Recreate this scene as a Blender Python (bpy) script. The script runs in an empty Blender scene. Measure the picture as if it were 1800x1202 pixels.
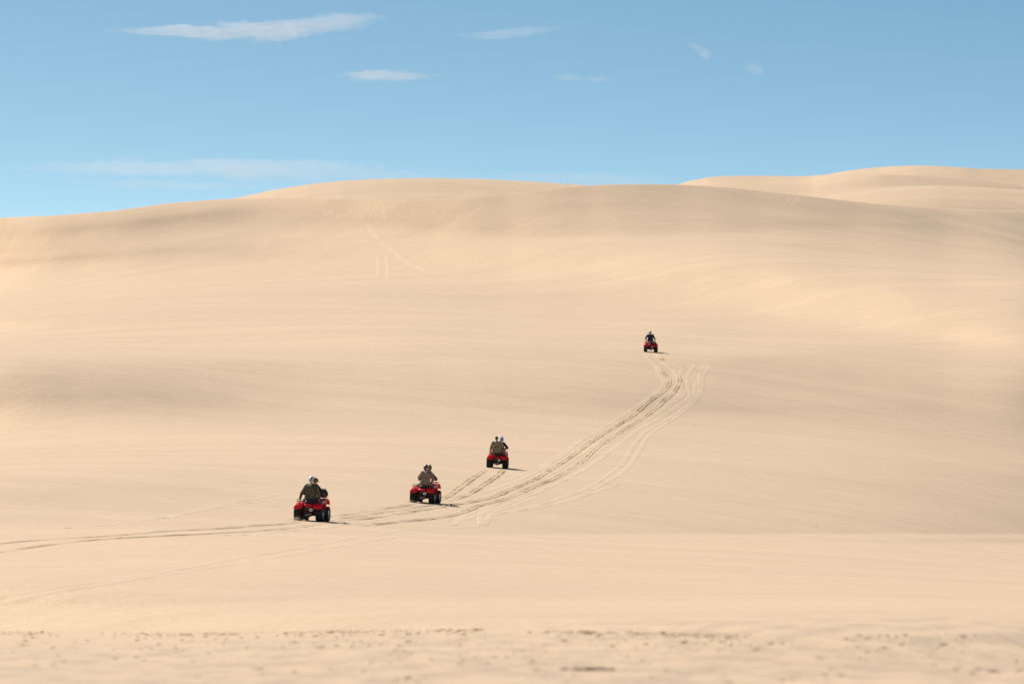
import bpy, math, random
import numpy as np
from mathutils import Vector, Matrix
from mathutils import noise as mn
random.seed(7)
SC = bpy.context.scene
COL = SC.collection
# ---------------------------------------------------------------- camera
F = 10000.0                      # focal length in photograph pixels (200 mm lens)
V0 = 950.0                       # eye level row
PITCH = math.atan((V0 - 601.) / F); CP, SP = math.cos(PITCH), math.sin(PITCH)
CAMZ = 1.5
cd = bpy.data.cameras.new('camera'); cam = bpy.data.objects.new('camera', cd); COL.objects.link(cam)
cam.location = (0, 0, CAMZ); cam.rotation_euler = (math.pi / 2 + PITCH, 0, 0)
cd.sensor_fit = 'HORIZONTAL'; cd.sensor_width = 36; cd.lens = 200
cd.clip_start = 0.5; cd.clip_end = 90000
cd.dof.use_dof = True; cd.dof.focus_distance = 290; cd.dof.aperture_fstop = 2.4
SC.camera = cam
# ---------------------------------------------------------------- light
SUN_EL, SUN_AZ = math.radians(40), math.radians(50)     # azimuth measured from -X towards +Y
SD = Vector((-math.cos(SUN_EL) * math.cos(SUN_AZ), math.cos(SUN_EL) * math.sin(SUN_AZ), math.sin(SUN_EL)))
ld = bpy.data.lights.new('sun', 'SUN'); ld.energy = 4.4; ld.angle = math.radians(0.5); ld.color = (1, .955, .88)
sun = bpy.data.objects.new('sun', ld); COL.objects.link(sun); sun.rotation_euler = SD.to_track_quat('Z', 'Y').to_euler()
W = bpy.data.worlds.new('World'); SC.world = W; W.use_nodes = True
nt = W.node_tree; nt.nodes.clear()
out = nt.nodes.new('ShaderNodeOutputWorld'); bg = nt.nodes.new('ShaderNodeBackground')
sky = nt.nodes.new('ShaderNodeTexSky'); sky.sky_type = 'NISHITA'; sky.sun_disc = False
sky.sun_elevation = SUN_EL; sky.sun_rotation = math.atan2(SD.x, SD.y)
sky.air_density = 1.0; sky.dust_density = 0.5; sky.ozone_density = 2.0; sky.altitude = 0
tc = nt.nodes.new('ShaderNodeTexCoord'); mp = nt.nodes.new('ShaderNodeMapping'); mp.vector_type = 'POINT'
mp.inputs['Scale'].default_value = (1, 1, 10); mp.inputs['Location'].default_value = (0, 0, -.29)
nt.links.new(tc.outputs['Generated'], mp.inputs[0])
nrm = nt.nodes.new('ShaderNodeVectorMath'); nrm.operation = 'NORMALIZE'
nt.links.new(mp.outputs[0], nrm.inputs[0]); nt.links.new(nrm.outputs[0], sky.inputs[0])
hs = nt.nodes.new('ShaderNodeHueSaturation'); hs.inputs['Hue'].default_value = .485; hs.inputs['Saturation'].default_value = 1.0
nt.links.new(sky.outputs[0], hs.inputs['Color']); tn = nt.nodes.new('ShaderNodeMix'); tn.data_type = 'RGBA'; tn.blend_type = 'MULTIPLY'; tn.inputs[0].default_value = 1; tn.inputs[7].default_value = (.93, 1.0, .93, 1)
sx_ = nt.nodes.new('ShaderNodeSeparateXYZ'); nt.links.new(tc.outputs['Generated'], sx_.inputs[0])
mr_ = nt.nodes.new('ShaderNodeMapRange'); mr_.inputs[1].default_value = .03; mr_.inputs[2].default_value = .10; nt.links.new(sx_.outputs['Z'], mr_.inputs[0])
rp_ = nt.nodes.new('ShaderNodeValToRGB'); rp_.color_ramp.elements[0].color = (1.0, .95, .80, 1); rp_.color_ramp.elements[1].color = (.70, .86, .82, 1)   # paler, hazier air low down
nt.links.new(mr_.outputs[0], rp_.inputs[0]); nt.links.new(rp_.outputs[0], tn.inputs[7]); nt.links.new(hs.outputs[0], tn.inputs[6]); nt.links.new(tn.outputs[2], bg.inputs[0]); nt.links.new(bg.outputs[0], out.inputs[0])
bg.inputs[1].default_value = 0.096
vs = SC.view_settings; vs.view_transform = 'Standard'; vs.look = 'None'; vs.gamma = 1; vs.use_curve_mapping = False
vs.exposure = 0.71
# ---------------------------------------------------------------- helpers
def tag(o, label=None, cat=None, group=None, kind=None):
    if label: o['label'] = label
    if cat: o['category'] = cat
    if group: o['group'] = group
    if kind: o['kind'] = kind
    return o
def empty(name, parent=None):
    o = bpy.data.objects.new(name, None); o.empty_display_size = .1; COL.objects.link(o)
    if parent: o.parent = parent
    return o
class MB:
    def __init__(s): s.v = []; s.f = []
    def add(s, vs_, fs_):
        n = len(s.v); s.v += [tuple(p) for p in vs_]; s.f += [tuple(i + n for i in f) for f in fs_]; return s
    def box(s, c, d, taper=1., rx=0, rz=0, b=.15):
        # box with chamfered vertical section; taper shrinks the top
        x, y, z = (k / 2 for k in d); k = min(x, y) * b
        ring = [(-x + k, -y), (x - k, -y), (x, -y + k), (x, y - k), (x - k, y), (-x + k, y), (-x, y - k), (-x, -y + k)]
        R = Matrix.Rotation(rz, 3, 'Z') @ Matrix.Rotation(rx, 3, 'X'); P = []
        for zz, t in ((-z, .94), (-z + k * .6, 1), (z - k * .6, taper), (z, taper * .94)):
            for a, b_ in ring: P.append(R @ Vector((a * t, b_ * t, zz)) + Vector(c))
        fs = [tuple(range(7, -1, -1)), tuple(range(24, 32))]
        for r in range(3):
            for i in range(8): j = (i + 1) % 8; fs.append((r * 8 + i, r * 8 + j, r * 8 + 8 + j, r * 8 + 8 + i))
        return s.add(P, fs)
    def caps(s, p0, p1, r0, r1, n=10):
        p0 = Vector(p0); p1 = Vector(p1); a = p1 - p0; L = a.length
        q = (a / L if L > 1e-6 else Vector((0, 0, 1))).to_track_quat('Z', 'X')
        P = []; m = 4; rings = []
        for k in range(m + 1):
            t = math.pi / 2 * (k / m); rings.append((-r0 * math.cos(t), max(r0 * math.sin(t), r0 * .02)))
        for k in range(m + 1):
            t = math.pi / 2 * (k / m); rings.append((L + r1 * math.sin(t), max(r1 * math.cos(t), r1 * .02)))
        for z, r in rings:
            for i in range(n):
                t = 2 * math.pi * i / n; P.append(p0 + q @ Vector((r * math.cos(t), r * math.sin(t), z)))
        fs = [tuple(range(n - 1, -1, -1)), tuple(range(len(P) - n, len(P)))]
        for k in range(len(rings) - 1):
            for i in range(n): j = (i + 1) % n; fs.append((k * n + i, k * n + j, k * n + n + j, k * n + n + i))
        return s.add(P, fs)
    def ell(s, c, r, rot=None, n=16, m=10, fn=None):
        P = []; R = rot or Matrix.Identity(3); c = Vector(c)
        for k in range(m + 1):
            t = math.pi * k / m; t = min(max(t, .02), math.pi - .02)
            for i in range(n):
                a = 2 * math.pi * i / n; d = Vector((math.sin(t) * math.cos(a), math.sin(t) * math.sin(a), math.cos(t)))
                g = fn(d) if fn else 1.
                P.append(c + R @ Vector((d.x * r[0] * g, d.y * r[1] * g, d.z * r[2] * g)))
        fs = [tuple(range(n)), tuple(range(len(P) - 1, len(P) - n - 1, -1))]
        for k in range(m):
            for i in range(n): j = (i + 1) % n; fs.append((k * n + i, k * n + n + i, k * n + n + j, k * n + j))
        return s.add(P, fs)
    def tube(s, pts, r, n=8):
        for a, b in zip(pts[:-1], pts[1:]): s.caps(a, b, r, r, n)
        return s
    def lathe(s, prof, c, n=32, axis='X'):
        P = []; c = Vector(c)
        for (x, r) in prof:
            for i in range(n):
                a = 2 * math.pi * i / n
                d = Vector((x, r * math.cos(a), r * math.sin(a))) if axis == 'X' else Vector((r * math.cos(a), x, r * math.sin(a)))
                P.append(c + d)
        fs = []
        for k in range(len(prof) - 1):
            for i in range(n): j = (i + 1) % n; fs.append((k * n + i, k * n + j, k * n + n + j, k * n + n + i))
        return s.add(P, fs)
    def shell(s, grid, th, dirv=(0, 0, -1)):
        # grid[i][j] of points -> closed shell of thickness th along dirv
        a = len(grid); b = len(grid[0]); d = Vector(dirv) * th
        P = [Vector(p) for r in grid for p in r] + [Vector(p) + d for r in grid for p in r]; N = a * b; fs = []
        for i in range(a - 1):
            for j in range(b - 1):
                k = i * b + j; fs.append((k, k + b, k + b + 1, k + 1)); fs.append((N + k, N + k + 1, N + k + b + 1, N + k + b))
        for i in range(a - 1):
            k = i * b; fs.append((k, N + k, N + k + b, k + b)); k = i * b + b - 1; fs.append((k, k + b, N + k + b, N + k))
        for j in range(b - 1):
            k = j; fs.append((k, k + 1, N + k + 1, N + k)); k = (a - 1) * b + j; fs.append((k, N + k, N + k + 1, k + 1))
        return s.add(P, fs)
    def build(s, name, mat, parent=None, smooth=True):
        me = bpy.data.meshes.new(name); me.from_pydata(s.v, [], s.f); me.update(); me.materials.append(mat)
        if smooth: me.polygons.foreach_set('use_smooth', [True] * len(me.polygons))
        o = bpy.data.objects.new(name, me); COL.objects.link(o)
        if parent: o.parent = parent
        return o
def mat(name, col, rough=.6, metal=0., noise=None, bump=None, spec=.5):
    """noise=(scale, other colour, low, high): procedural mottling; bump=(scale, strength)."""
    m = bpy.data.materials.new(name); m.use_nodes = True; t = m.node_tree; b = t.nodes['Principled BSDF']
    b.inputs['Roughness'].default_value = rough; b.inputs['Metallic'].default_value = metal
    b.inputs['Specular IOR Level'].default_value = spec
    b.inputs['Base Color'].default_value = (*col, 1)
    c = t.nodes.new('ShaderNodeTexCoord')
    if noise:
        n = t.nodes.new('ShaderNodeTexNoise'); n.inputs['Scale'].default_value = noise[0]; n.inputs['Detail'].default_value = 3
        r = t.nodes.new('ShaderNodeValToRGB'); r.color_ramp.elements[0].position = noise[2]; r.color_ramp.elements[1].position = noise[3]
        r.color_ramp.elements[0].color = (*col, 1); r.color_ramp.elements[1].color = (*noise[1], 1)
        for k, (pos, cc) in enumerate(noise[4:] if len(noise) > 4 else []):
            e = r.color_ramp.elements.new(pos); e.color = (*cc, 1)
        t.links.new(c.outputs['Object'], n.inputs['Vector']); t.links.new(n.outputs['Fac'], r.inputs[0]); t.links.new(r.outputs[0], b.inputs['Base Color'])
    if bump:
        n = t.nodes.new('ShaderNodeTexNoise'); n.inputs['Scale'].default_value = bump[0]; n.inputs['Detail'].default_value = 4
        u = t.nodes.new('ShaderNodeBump'); u.inputs['Strength'].default_value = bump[1]; u.inputs['Distance'].default_value = .02
        t.links.new(c.outputs['Object'], n.inputs['Vector']); t.links.new(n.outputs['Fac'], u.inputs['Height']); t.links.new(u.outputs[0], b.inputs['Normal'])
    return m
# ---------------------------------------------------------------- the dune field
def etan(v):
    s = (601. - v) / F; return (SP + s * CP) / (CP - s * SP)
def atan_(u, v):
    s = (601. - v) / F; return ((u - 900.) / F) / (CP - s * SP)
def hermite(x, xp, fp):
    xp = np.asarray(xp, float); fp = np.asarray(fp, float)
    x0 = x; x = np.clip(x, xp[0], xp[-1]); i = np.clip(np.searchsorted(xp, x) - 1, 0, len(xp) - 2)
    m = np.gradient(fp, xp); ext = (m[-1] * (1 - np.exp(-(np.maximum(x0 - xp[-1], 0)) / 70.)) - m[0] * (1 - np.exp(-(np.maximum(xp[0] - x0, 0)) / 70.))) * 70.
    h = xp[i + 1] - xp[i]; t = (x - xp[i]) / h
    return (2*t**3-3*t**2+1)*fp[i]+(t**3-2*t**2+t)*h*m[i]+(-2*t**3+3*t**2)*fp[i+1]+(t**3-t**2)*h*m[i+1]+ext
COLS = [0, 300, 600, 900, 1200, 1500, 1800]
# contour lines of the dune face, crest first, near ground last
LINES = [(383,360,350,338,325,347,372),
 (410,386,370,352,345,364,384),
 (430,405,388,385,375,380,395),
 (442,425,396,402,395,393,402),
 (451,434,410,415,410,402,425),
 (463,441,425,426,424,430,455),
 (476,457,450,455,440,462,490),
 (503,490,485,480,456,480,503),
 (525,505,500,500,500,495,530),
 (545,525,518,519,520,515,543),
 (558,545,540,535,535,540,565),
 (570,560,560,550,545,560,582),
 (593,585,590,590,570,580,600),
 (623,620,620,620,605,603,625),
 (633,640,640,645,640,625,645),
 (660,662,660,670,668,645,653),
 (698,695,698,698,705,700,690),
 (718,715,718,715,718,722,722),
 (740,740,745,745,738,745,760),
 (773,772,775,780,790,800,805),
 (820,815,830,830,835,850,850),
 (866,862,880,880,885,890,890),
 (926,926,936,936,936,936,936),
 (945,945,941,941,941,941,942),
 (960,960,950,950,950,949,950),
 (985,985,965,960,958,957,960),
 (1006,1010,1010,1010,1010,1010,1010),
 (1055,1058,1048,1048,1052,1053,1053),
 (1068,1068,1064,1062,1060,1060,1062),
 (1103,1103,1103,1103,1103,1103,1103),
 (1115,1115,1115,1115,1115,1115,1115),
 (1202,1202,1202,1202,1202,1202,1202)]
# -1000*ln(slope of the sand against the line of sight) at every contour line
QTAB = [[1148,1406,1833,1500,906,788,1407,1715,1867,2164,2510,3038,3683],
 [644,471,669,883,816,658,1124,1606,1850,1967,2109,2538,3196],
 [938,940,1158,1104,720,588,987,1501,1951,2176,2261,2572,3193],
 [820,1034,1450,1547,1054,700,872,1271,1729,2018,2048,2358,3074],
 [1184,1010,1147,1635,1811,1339,1212,1520,1883,2213,2345,2534,2902],
 [564,628,922,1366,1761,2144,2673,3265,3466,3180,2911,2990,3240],
 [1719,1542,1490,1483,1381,1507,1619,1772,2562,3232,3703,4071,4441],
 [2655,2768,3075,3334,3349,3071,2642,2310,2443,2721,2989,3102,2822],
 [4430,4255,4076,3922,3674,3403,2969,2420,2048,2041,2789,3220,3198],
 [4151,3961,3705,3462,3289,3090,2753,2406,2090,2097,2512,2712,2752],
 [4354,4437,4287,4010,3809,3637,3363,2939,2517,2531,2457,2550,2712],
 [1855,2474,3286,3864,4219,4248,4013,3717,3334,2782,2520,2524,2883],
 [4508,4072,3651,3444,3408,3673,3995,4118,3986,3478,2901,2318,2017],
 [4513,4293,4066,3760,3295,2854,2967,3390,3702,4111,4061,3452,2790],
 [3005,3025,2967,2826,2693,2627,2585,2667,2690,2668,2939,3121,2970],
 [982,1997,2515,2715,2741,2660,2519,2491,2606,2616,2568,2592,2429],
 [419,1160,1866,2232,2377,2389,2292,2147,2165,2465,2573,2428,2181],
 [835,1339,1862,2233,2389,2404,2324,2212,2109,2202,2386,2394,2152],
 [1509,2065,2462,2781,2841,2818,2847,2801,2729,2709,2743,2709,2514],
 [3379,3358,3394,3559,3687,3648,3487,3428,3392,3344,3255,3179,3107],
 [4513,4314,4035,3603,3313,3283,3370,3372,3332,3234,3117,3000,2869],
 [3001,3045,3153,3290,3324,3231,3173,3115,3101,3141,3172,3105,2977],
 [3289,3502,3679,3851,3924,3771,3409,3163,3029,2948,2935,2994,2929],
 [3456,3700,3892,4157,4418,4500,4449,4363,4328,4306,4196,3976,3818],
 [3457,3588,3686,3848,4147,4396,4455,4409,4295,4094,3823,3480,3222],
 [4195,4129,4018,3844,3829,3965,4190,4357,4472,4502,4451,4377,4345],
 [4417,4330,4231,4121,4024,3961,3912,3903,3936,4055,4228,4385,4513],
 [986,1335,1823,2503,3004,3293,3521,3720,3911,4095,4270,4453,4508],
 [2172,2757,3258,3616,3882,4138,4357,4478,4507,4503,4501,4500,4533],
 [2239,2200,2230,2407,2659,2878,3186,3523,3861,4083,4170,4239,4359],
 [4515,4477,4462,4480,4480,4430,4322,4168,3926,3557,3168,2832,2705],
 [4030,3959,3849,3663,3482,3381,3326,3303,3330,3501,3760,4030,4204]]
UC = np.linspace(0, 1800, 13)
us = np.unique(np.concatenate([np.linspace(-1600, -200, 36), np.arange(-200, 2001, 4.), np.linspace(2000, 3400, 36)]))
NU = len(us)
VV = np.array([hermite(us, COLS, l) for l in LINES])
crest_fix = np.interp(us, [0, 100, 200, 300, 400, 500, 600, 667, 733, 800, 867, 933, 1000, 1067, 1100, 1200, 1300, 1372, 1469, 1500, 1567, 1683, 1800],
                          [0, 4, 4, -3, -6, -5, -1, 4, 8, 6, 3, 1, -4, -4, -2.5, 0, 2, 4, 6, 7, 8, 6, 0])
kk = np.hanning(13); kk /= kk.sum(); crest_fix = np.convolve(np.pad(crest_fix, 6, 'edge'), kk, 'valid')
gap = VV[1] - VV[0]
for i in range(4): VV[i] += np.clip(crest_fix, -30, 30) * (1 - i / 4)
for i in range(1, 32): VV[i] = np.maximum(VV[i], VV[i - 1] + 4)
UM = np.array([hermite(us, UC, np.eye(13)[i]) for i in range(13)])
QL = np.array(QTAB) / 1000. @ UM
Vr, Qr = [], []
for i in range(31, 0, -1):
    n = max(2, int(math.ceil((VV[i] - VV[i - 1]).max() / 2.0)))
    for k in range(n):
        a = k / n; Vr.append((1 - a) * VV[i] + a * VV[i - 1]); Qr.append((1 - a) * QL[i] + a * QL[i - 1])
Vr.append(VV[0]); Qr.append(QL[0])
Vr = np.array(Vr); Qr = np.array(Qr)
ks = np.hanning(5); ks /= ks.sum()
Qr = np.apply_along_axis(lambda c: np.convolve(np.pad(c, 2, 'edge'), ks, 'valid'), 0, Qr)
Er = etan(Vr); w = np.exp(Qr)
Dr = np.exp(np.vstack([np.zeros((1, NU)), np.cumsum(np.diff(Er, axis=0) * .5 * (w[1:] + w[:-1]), axis=0)]) + math.log(60.))
NR = len(Vr)                      # rows up to the front crest
rowsD = [Dr[i] for i in range(NR)]; rowsZ = [CAMZ + Dr[i] * Er[i] for i in range(NR)]
# nearer ground, down to the photographer's feet
nearD, nearZ = [], []
for f in (.03, .15, .3, .45, .6, .75, .88, .96):
    D0 = rowsD[0] * f; nearD.append(D0); nearZ.append(rowsZ[0] * f + (-.05) * (1 - f))
rowsD = nearD + rowsD; rowsZ = nearZ + rowsZ; NN = len(nearD)
# the dunes behind, each a rise with its own crest
def sm(a, n=9):
    k = np.hanning(n); k /= k.sum(); return np.convolve(np.pad(a, n // 2, 'edge'), k, 'valid')
def back(prevV, prevD, prevZ, D0, cv, face, g_low, g_top, rnd=7):
    """roll over the crest behind, cross a hollow, climb the next dune up to image row cv(u)"""
    for dd, dz in ((6, -.25), (16, -1.3), (34, -4.2), (60, -9)):
        rowsD.append(prevD + dd); rowsZ.append(prevZ + dz)
    e1 = etan(cv); n = 60; vb = cv + face
    z0 = CAMZ + D0 * etan(vb)
    lowz = np.minimum(z0, rowsZ[-1]) - 2
    rowsD.append((rowsD[-1] + D0) / 2); rowsZ.append(lowz)
    D = D0.copy(); out_ = []
    for k in range(n + 1):
        a = k / n; v = vb + (cv - vb) * a; e = etan(v)
        if k: D = D + D * (e - eo) / g
        g = g_low * (1 - a) + g_top * a
        if callable(rnd): g = rnd(a, g)
        eo = e; rowsD.append(D.copy()); rowsZ.append(CAMZ + D * e)
    return D, rowsZ[-1]
crestD, crestZ = rowsD[-1], rowsZ[-1]
crD = sm(np.maximum(crestD, 0), 41)
c1 = np.interp(us, [0, 1100, 1300, 1420, 1466, 1528, 1586, 1645, 1722, 1800, 2600], [420, 352, 352, 352, 341, 332, 328, 326.5, 329, 334, 350])
D1, Z1 = back(VV[0], crestD, crestZ, crD * 0 + 1040, sm(c1, 15), 45., np.interp(us, [1300, 1500, 1650, 1800], [.14, .16, .20, .22]), np.interp(us, [1300, 1500, 1650, 1800], [.07, .075, .08, .09]))
c2 = np.interp(us, [-600, 0, 300, 400, 425, 480, 540, 600, 660, 700, 760, 850, 950, 1020, 1060, 1100, 1150, 1189, 1217, 1248, 1270, 1294, 1353, 1403, 1425, 1438, 1460, 1489, 1547, 1606, 1664, 1722, 1800, 2600],
               [420, 400, 366, 350.5, 346.5, 334, 324.5, 318, 315, 314, 313, 315, 320, 325, 328, 333, 333, 325, 317, 311.5, 310, 309.3, 309.3, 310.2, 309.5, 308, 306.8, 306, 306, 308.5, 312.5, 317, 326, 350])
D2, Z2 = back(c1, D1, Z1, crD * 0 + 1240, sm(c2, 5), 42., sm(np.interp(us, [400, 700, 1000, 1200, 1350, 1430, 1520, 1800], [.10, .13, .11, .09, .08, .08, .11, .13]), 21),
              sm(np.interp(us, [400, 700, 1000, 1200, 1350, 1430, 1540, 1800], [.08, .10, .07, .06, .065, .09, .17, .18]), 21))
c3 = np.interp(us, [0, 1200, 1400, 1450, 1489, 1528, 1567, 1606, 1645, 1683, 1722, 1800, 2400], [420, 335, 316, 307.5, 300.5, 295.5, 292.6, 291.2, 292.0, 294, 296.6, 298.4, 315])
D3, Z3 = back(c2, D2, Z2, crD * 0 + 1520, sm(c3, 9), 32., np.interp(us, [1400, 1550, 1700, 1800], [.07, .08, .13, .13]), np.interp(us, [1400, 1550, 1700, 1800], [.055, .08, .15, .15]))
for dd, dz in ((8, -.3), (30, -2), (90, -10)): rowsD.append(D3 + dd); rowsZ.append(Z3 + dz)
rowsD.append(np.full(NU, 3200.)); rowsZ.append(np.full(NU, -1.)); rowsD.append(np.full(NU, 60000.)); rowsZ.append(np.full(NU, -1.))
GD = np.array(rowsD); GZ = np.array(rowsZ)
# true ground X of each vertex: along each bearing
ratio = (us - 900.) / F
def xof(D, Z, ratio):
    e = (Z - CAMZ) / D; s = (e * CP - SP) / (CP + e * SP); return D * ratio / (CP - s * SP)
GX = xof(GD, GZ, ratio[None])
# shallow roughness of the trampled near ground
rng = np.random.default_rng(3)
NRW = GD.shape[0]
verts = np.stack([GX, GD, GZ], -1).reshape(-1, 3).astype(np.float32)
idx = np.arange(NRW * NU).reshape(NRW, NU)
quads = np.stack([idx[:-1, :-1], idx[:-1, 1:], idx[1:, 1:], idx[1:, :-1]], -1).reshape(-1, 4).astype(np.int32)
me = bpy.data.meshes.new('sand_dunes'); me.vertices.add(len(verts)); me.vertices.foreach_set('co', verts.ravel())
me.loops.add(quads.size); me.loops.foreach_set('vertex_index', quads.ravel()); me.polygons.add(len(quads))
me.polygons.foreach_set('loop_start', np.arange(0, quads.size, 4, dtype=np.int32)); me.polygons.foreach_set('loop_total', np.full(len(quads), 4, np.int32))
me.polygons.foreach_set('use_smooth', np.ones(len(quads), bool)); me.update(); me.validate()
dunes = bpy.data.objects.new('sand_dunes', me); COL.objects.link(dunes); tag(dunes, kind='structure')
FD = GD[NN:NN + NR]; FX = GX[NN:NN + NR]; FZ = GZ[NN:NN + NR]
def uv_ground(u, v):
    """world point of the front dune face seen at picture position (u, v)"""
    j = np.interp(u, us, np.arange(NU)); j0 = int(min(max(j, 0), NU - 2)); a = j - j0
    Y = sum(wt * np.interp(-v, -Vr[:, c], FD[:, c]) for wt, c in ((1 - a, j0), (a, j0 + 1)))
    return Vector((Y * atan_(u, v), Y, CAMZ + Y * etan(v)))
def gz(X, Y):
    """ground height of the front dune face at world X, Y"""
    u = 900. + X / Y * F * CP; z = 0.
    for _ in range(3):
        j = np.interp(u, us, np.arange(NU)); j0 = int(min(max(j, 0), NU - 2)); a = j - j0
        z = sum(wt * np.interp(Y, FD[:, c], FZ[:, c]) for wt, c in ((1 - a, j0), (a, j0 + 1)))
        e = (z - CAMZ) / Y; s = (e * CP - SP) / (CP + e * SP); u = 900. + X / Y * F * (CP - s * SP)
    return z
# ---------------------------------------------------------------- sand
def sand_material(name, base, dark, rut=False):
    m = bpy.data.materials.new(name); m.use_nodes = True; t = m.node_tree; b = t.nodes['Principled BSDF']
    b.inputs['Roughness'].default_value = .95; b.inputs['Specular IOR Level'].default_value = .12
    g = t.nodes.new('ShaderNodeNewGeometry')
    def nz(scale, vec, detail=4, rough=.6):
        mp_ = t.nodes.new('ShaderNodeMapping'); mp_.inputs['Scale'].default_value = vec; t.links.new(g.outputs['Position'], mp_.inputs[0])
        n = t.nodes.new('ShaderNodeTexNoise'); n.inputs['Scale'].default_value = scale; n.inputs['Detail'].default_value = detail; n.inputs['Roughness'].default_value = rough
        t.links.new(mp_.outputs[0], n.inputs['Vector']); return n
    def ramp(n, a, b_, ca, cb):
        r = t.nodes.new('ShaderNodeValToRGB'); r.color_ramp.elements[0].position = a; r.color_ramp.elements[1].position = b_
        r.color_ramp.elements[0].color = (*ca, 1); r.color_ramp.elements[1].color = (*cb, 1); t.links.new(n.outputs['Fac'], r.inputs[0]); return r
    def mixm(c1_, c2_, f=1.):
        x = t.nodes.new('ShaderNodeMix'); x.data_type = 'RGBA'; x.blend_type = 'MULTIPLY'; x.inputs[0].default_value = f
        t.links.new(c1_, x.inputs[6]); t.links.new(c2_, x.inputs[7]); return x.outputs[2]
    if rut:
        n = nz(1.0, (1.1, .16, 1), 5, .7); c = ramp(n, .47, .66, base, dark).outputs[0]
    else:
        # wind-sorted grain: long faint streaks across the slope, and fine speckle
        n1 = nz(.05, (.35, 1.6, 1), 5, .62); n2 = nz(.9, (.5, 1.2, 1), 5, .7); n3 = nz(7., (1, 1, 1), 3, .7)
        c = ramp(n1, .3, .7, tuple(k * q for k, q in zip(base, (.93, .925, .915))), base).outputs[0]
        c = mixm(c, ramp(n2, .3, .7, (.94, .935, .93), (1.04, 1.04, 1.04)).outputs[0])
        c = mixm(c, ramp(n3, .25, .75, (.86, .86, .85), (1.10, 1.10, 1.10)).outputs[0])
        # damp, scuffed patches on the flat ground close by
        n4 = nz(1., (1.5, .32, 1), 5, .7); sp = t.nodes.new('ShaderNodeSeparateXYZ'); t.links.new(g.outputs['Position'], sp.inputs[0])
        mr = t.nodes.new('ShaderNodeMapRange'); mr.inputs[1].default_value = 101; mr.inputs[2].default_value = 90; t.links.new(sp.outputs['Y'], mr.inputs[0])
        rr = ramp(n4, .42, .62, (0, 0, 0), (.85, .85, .85)); mu = t.nodes.new('ShaderNodeMath'); mu.operation = 'MULTIPLY'
        t.links.new(mr.outputs[0], mu.inputs[0]); t.links.new(rr.outputs[0], mu.inputs[1])
        x = t.nodes.new('ShaderNodeMix'); x.data_type = 'RGBA'; t.links.new(mu.outputs[0], x.inputs[0]); t.links.new(c, x.inputs[6]); x.inputs[7].default_value = (*dark, 1)
        c = x.outputs[2]
    t.links.new(c, b.inputs['Base Color'])
    h1 = nz(3.5, (.5, 1.2, 1), 4, .6); h2 = nz(.25, (.3, 1.3, 1), 4, .55)
    u1 = t.nodes.new('ShaderNodeBump'); u1.inputs['Distance'].default_value = .05; u1.inputs['Strength'].default_value = .25
    u2 = t.nodes.new('ShaderNodeBump'); u2.inputs['Distance'].default_value = .5; u2.inputs['Strength'].default_value = .06
    t.links.new(h2.outputs['Fac'], u2.inputs['Height']); t.links.new(h1.outputs['Fac'], u1.inputs['Height'])
    h3 = nz(.045, (.2, 1., 1), 2, .5); u3 = t.nodes.new('ShaderNodeBump'); u3.inputs['Distance'].default_value = 4.; u3.inputs['Strength'].default_value = .17
    t.links.new(h3.outputs['Fac'], u3.inputs['Height']); t.links.new(u3.outputs[0], u2.inputs['Normal'])
    t.links.new(u2.outputs[0], u1.inputs['Normal']); t.links.new(u1.outputs[0], b.inputs['Normal'])
    return m
SAND = (.590, .415, .276)
M_sand = sand_material('dry_sand', SAND, (.40, .29, .20))
M_rut = sand_material('churned_sand', (.55, .39, .25), (.36, .225, .11), True)
M_rutpale = sand_material('settled_sand', SAND, (.51, .37, .235), True)
M_damp = sand_material('damp_sand', (.58, .37, .185), (.44, .265, .115), True)
dunes.data.materials.append(M_sand)
# open ground all round, far beyond the dunes
g_ = MB(); g_.add([(-60000, -60000, -3), (60000, -60000, -3), (60000, 60000, -3), (-60000, 60000, -3)], [(0, 1, 2, 3)])
tag(g_.build('ground', M_sand, smooth=False), kind='structure')
# ---------------------------------------------------------------- tyre ruts
def rut(mb, px, width=.24, h=.05, seed=0, step=.5):
    P = [uv_ground(u, v) for u, v in px]
    # smooth the path, then walk along it
    for _ in range(2):
        Q_ = [P[0]]
        for a, b in zip(P[:-1], P[1:]): Q_ += [a.lerp(b, .25), a.lerp(b, .75)]
        P = Q_ + [P[-1]]
    pts = []
    for a, b in zip(P[:-1], P[1:]):
        L = (b - a).length; n = max(1, int(L / step))
        for k in range(n): pts.append(a.lerp(b, k / n))
    pts.append(P[-1]); rows = []
    N = len(pts)
    for i, p in enumerate(pts):
        d = (pts[min(i + 1, N - 1)] - pts[max(i - 1, 0)]); d.z = 0
        if d.length < 1e-6: continue
        d.normalize(); nn = Vector((d.y, -d.x, 0))
        s_ = mn.noise(Vector((p.x * .8, p.y * .35, seed * 7.3))); s2 = mn.noise(Vector((p.x * .9, p.y * .5, seed * 3.1 + 50)))
        e = min(1, i / 6, (N - 1 - i) / 6); wv = width * (1 + .25 * s_)
        hh = h * max(.1, .8 + .9 * s2) * e; row = []
        for o, z in ((-.95, -.012), (-.62, .75 * hh), (-.45, hh), (-.25, .12 * hh + .004), (.25, .12 * hh + .004), (.45, hh), (.62, .7 * hh), (.95, -.012)):
            x = p.x + nn.x * o * wv; y = p.y + nn.y * o * wv
            row.append((x, y, gz(x, y) + z + .006))
        rows.append(row)
    fs = []; m = 8
    for i in range(len(rows) - 1):
        for j in range(m - 1): k = i * m + j; fs.append((k, k + 1, k + m + 1, k + m))
    mb.add([p for r in rows for p in r], fs)
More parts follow.
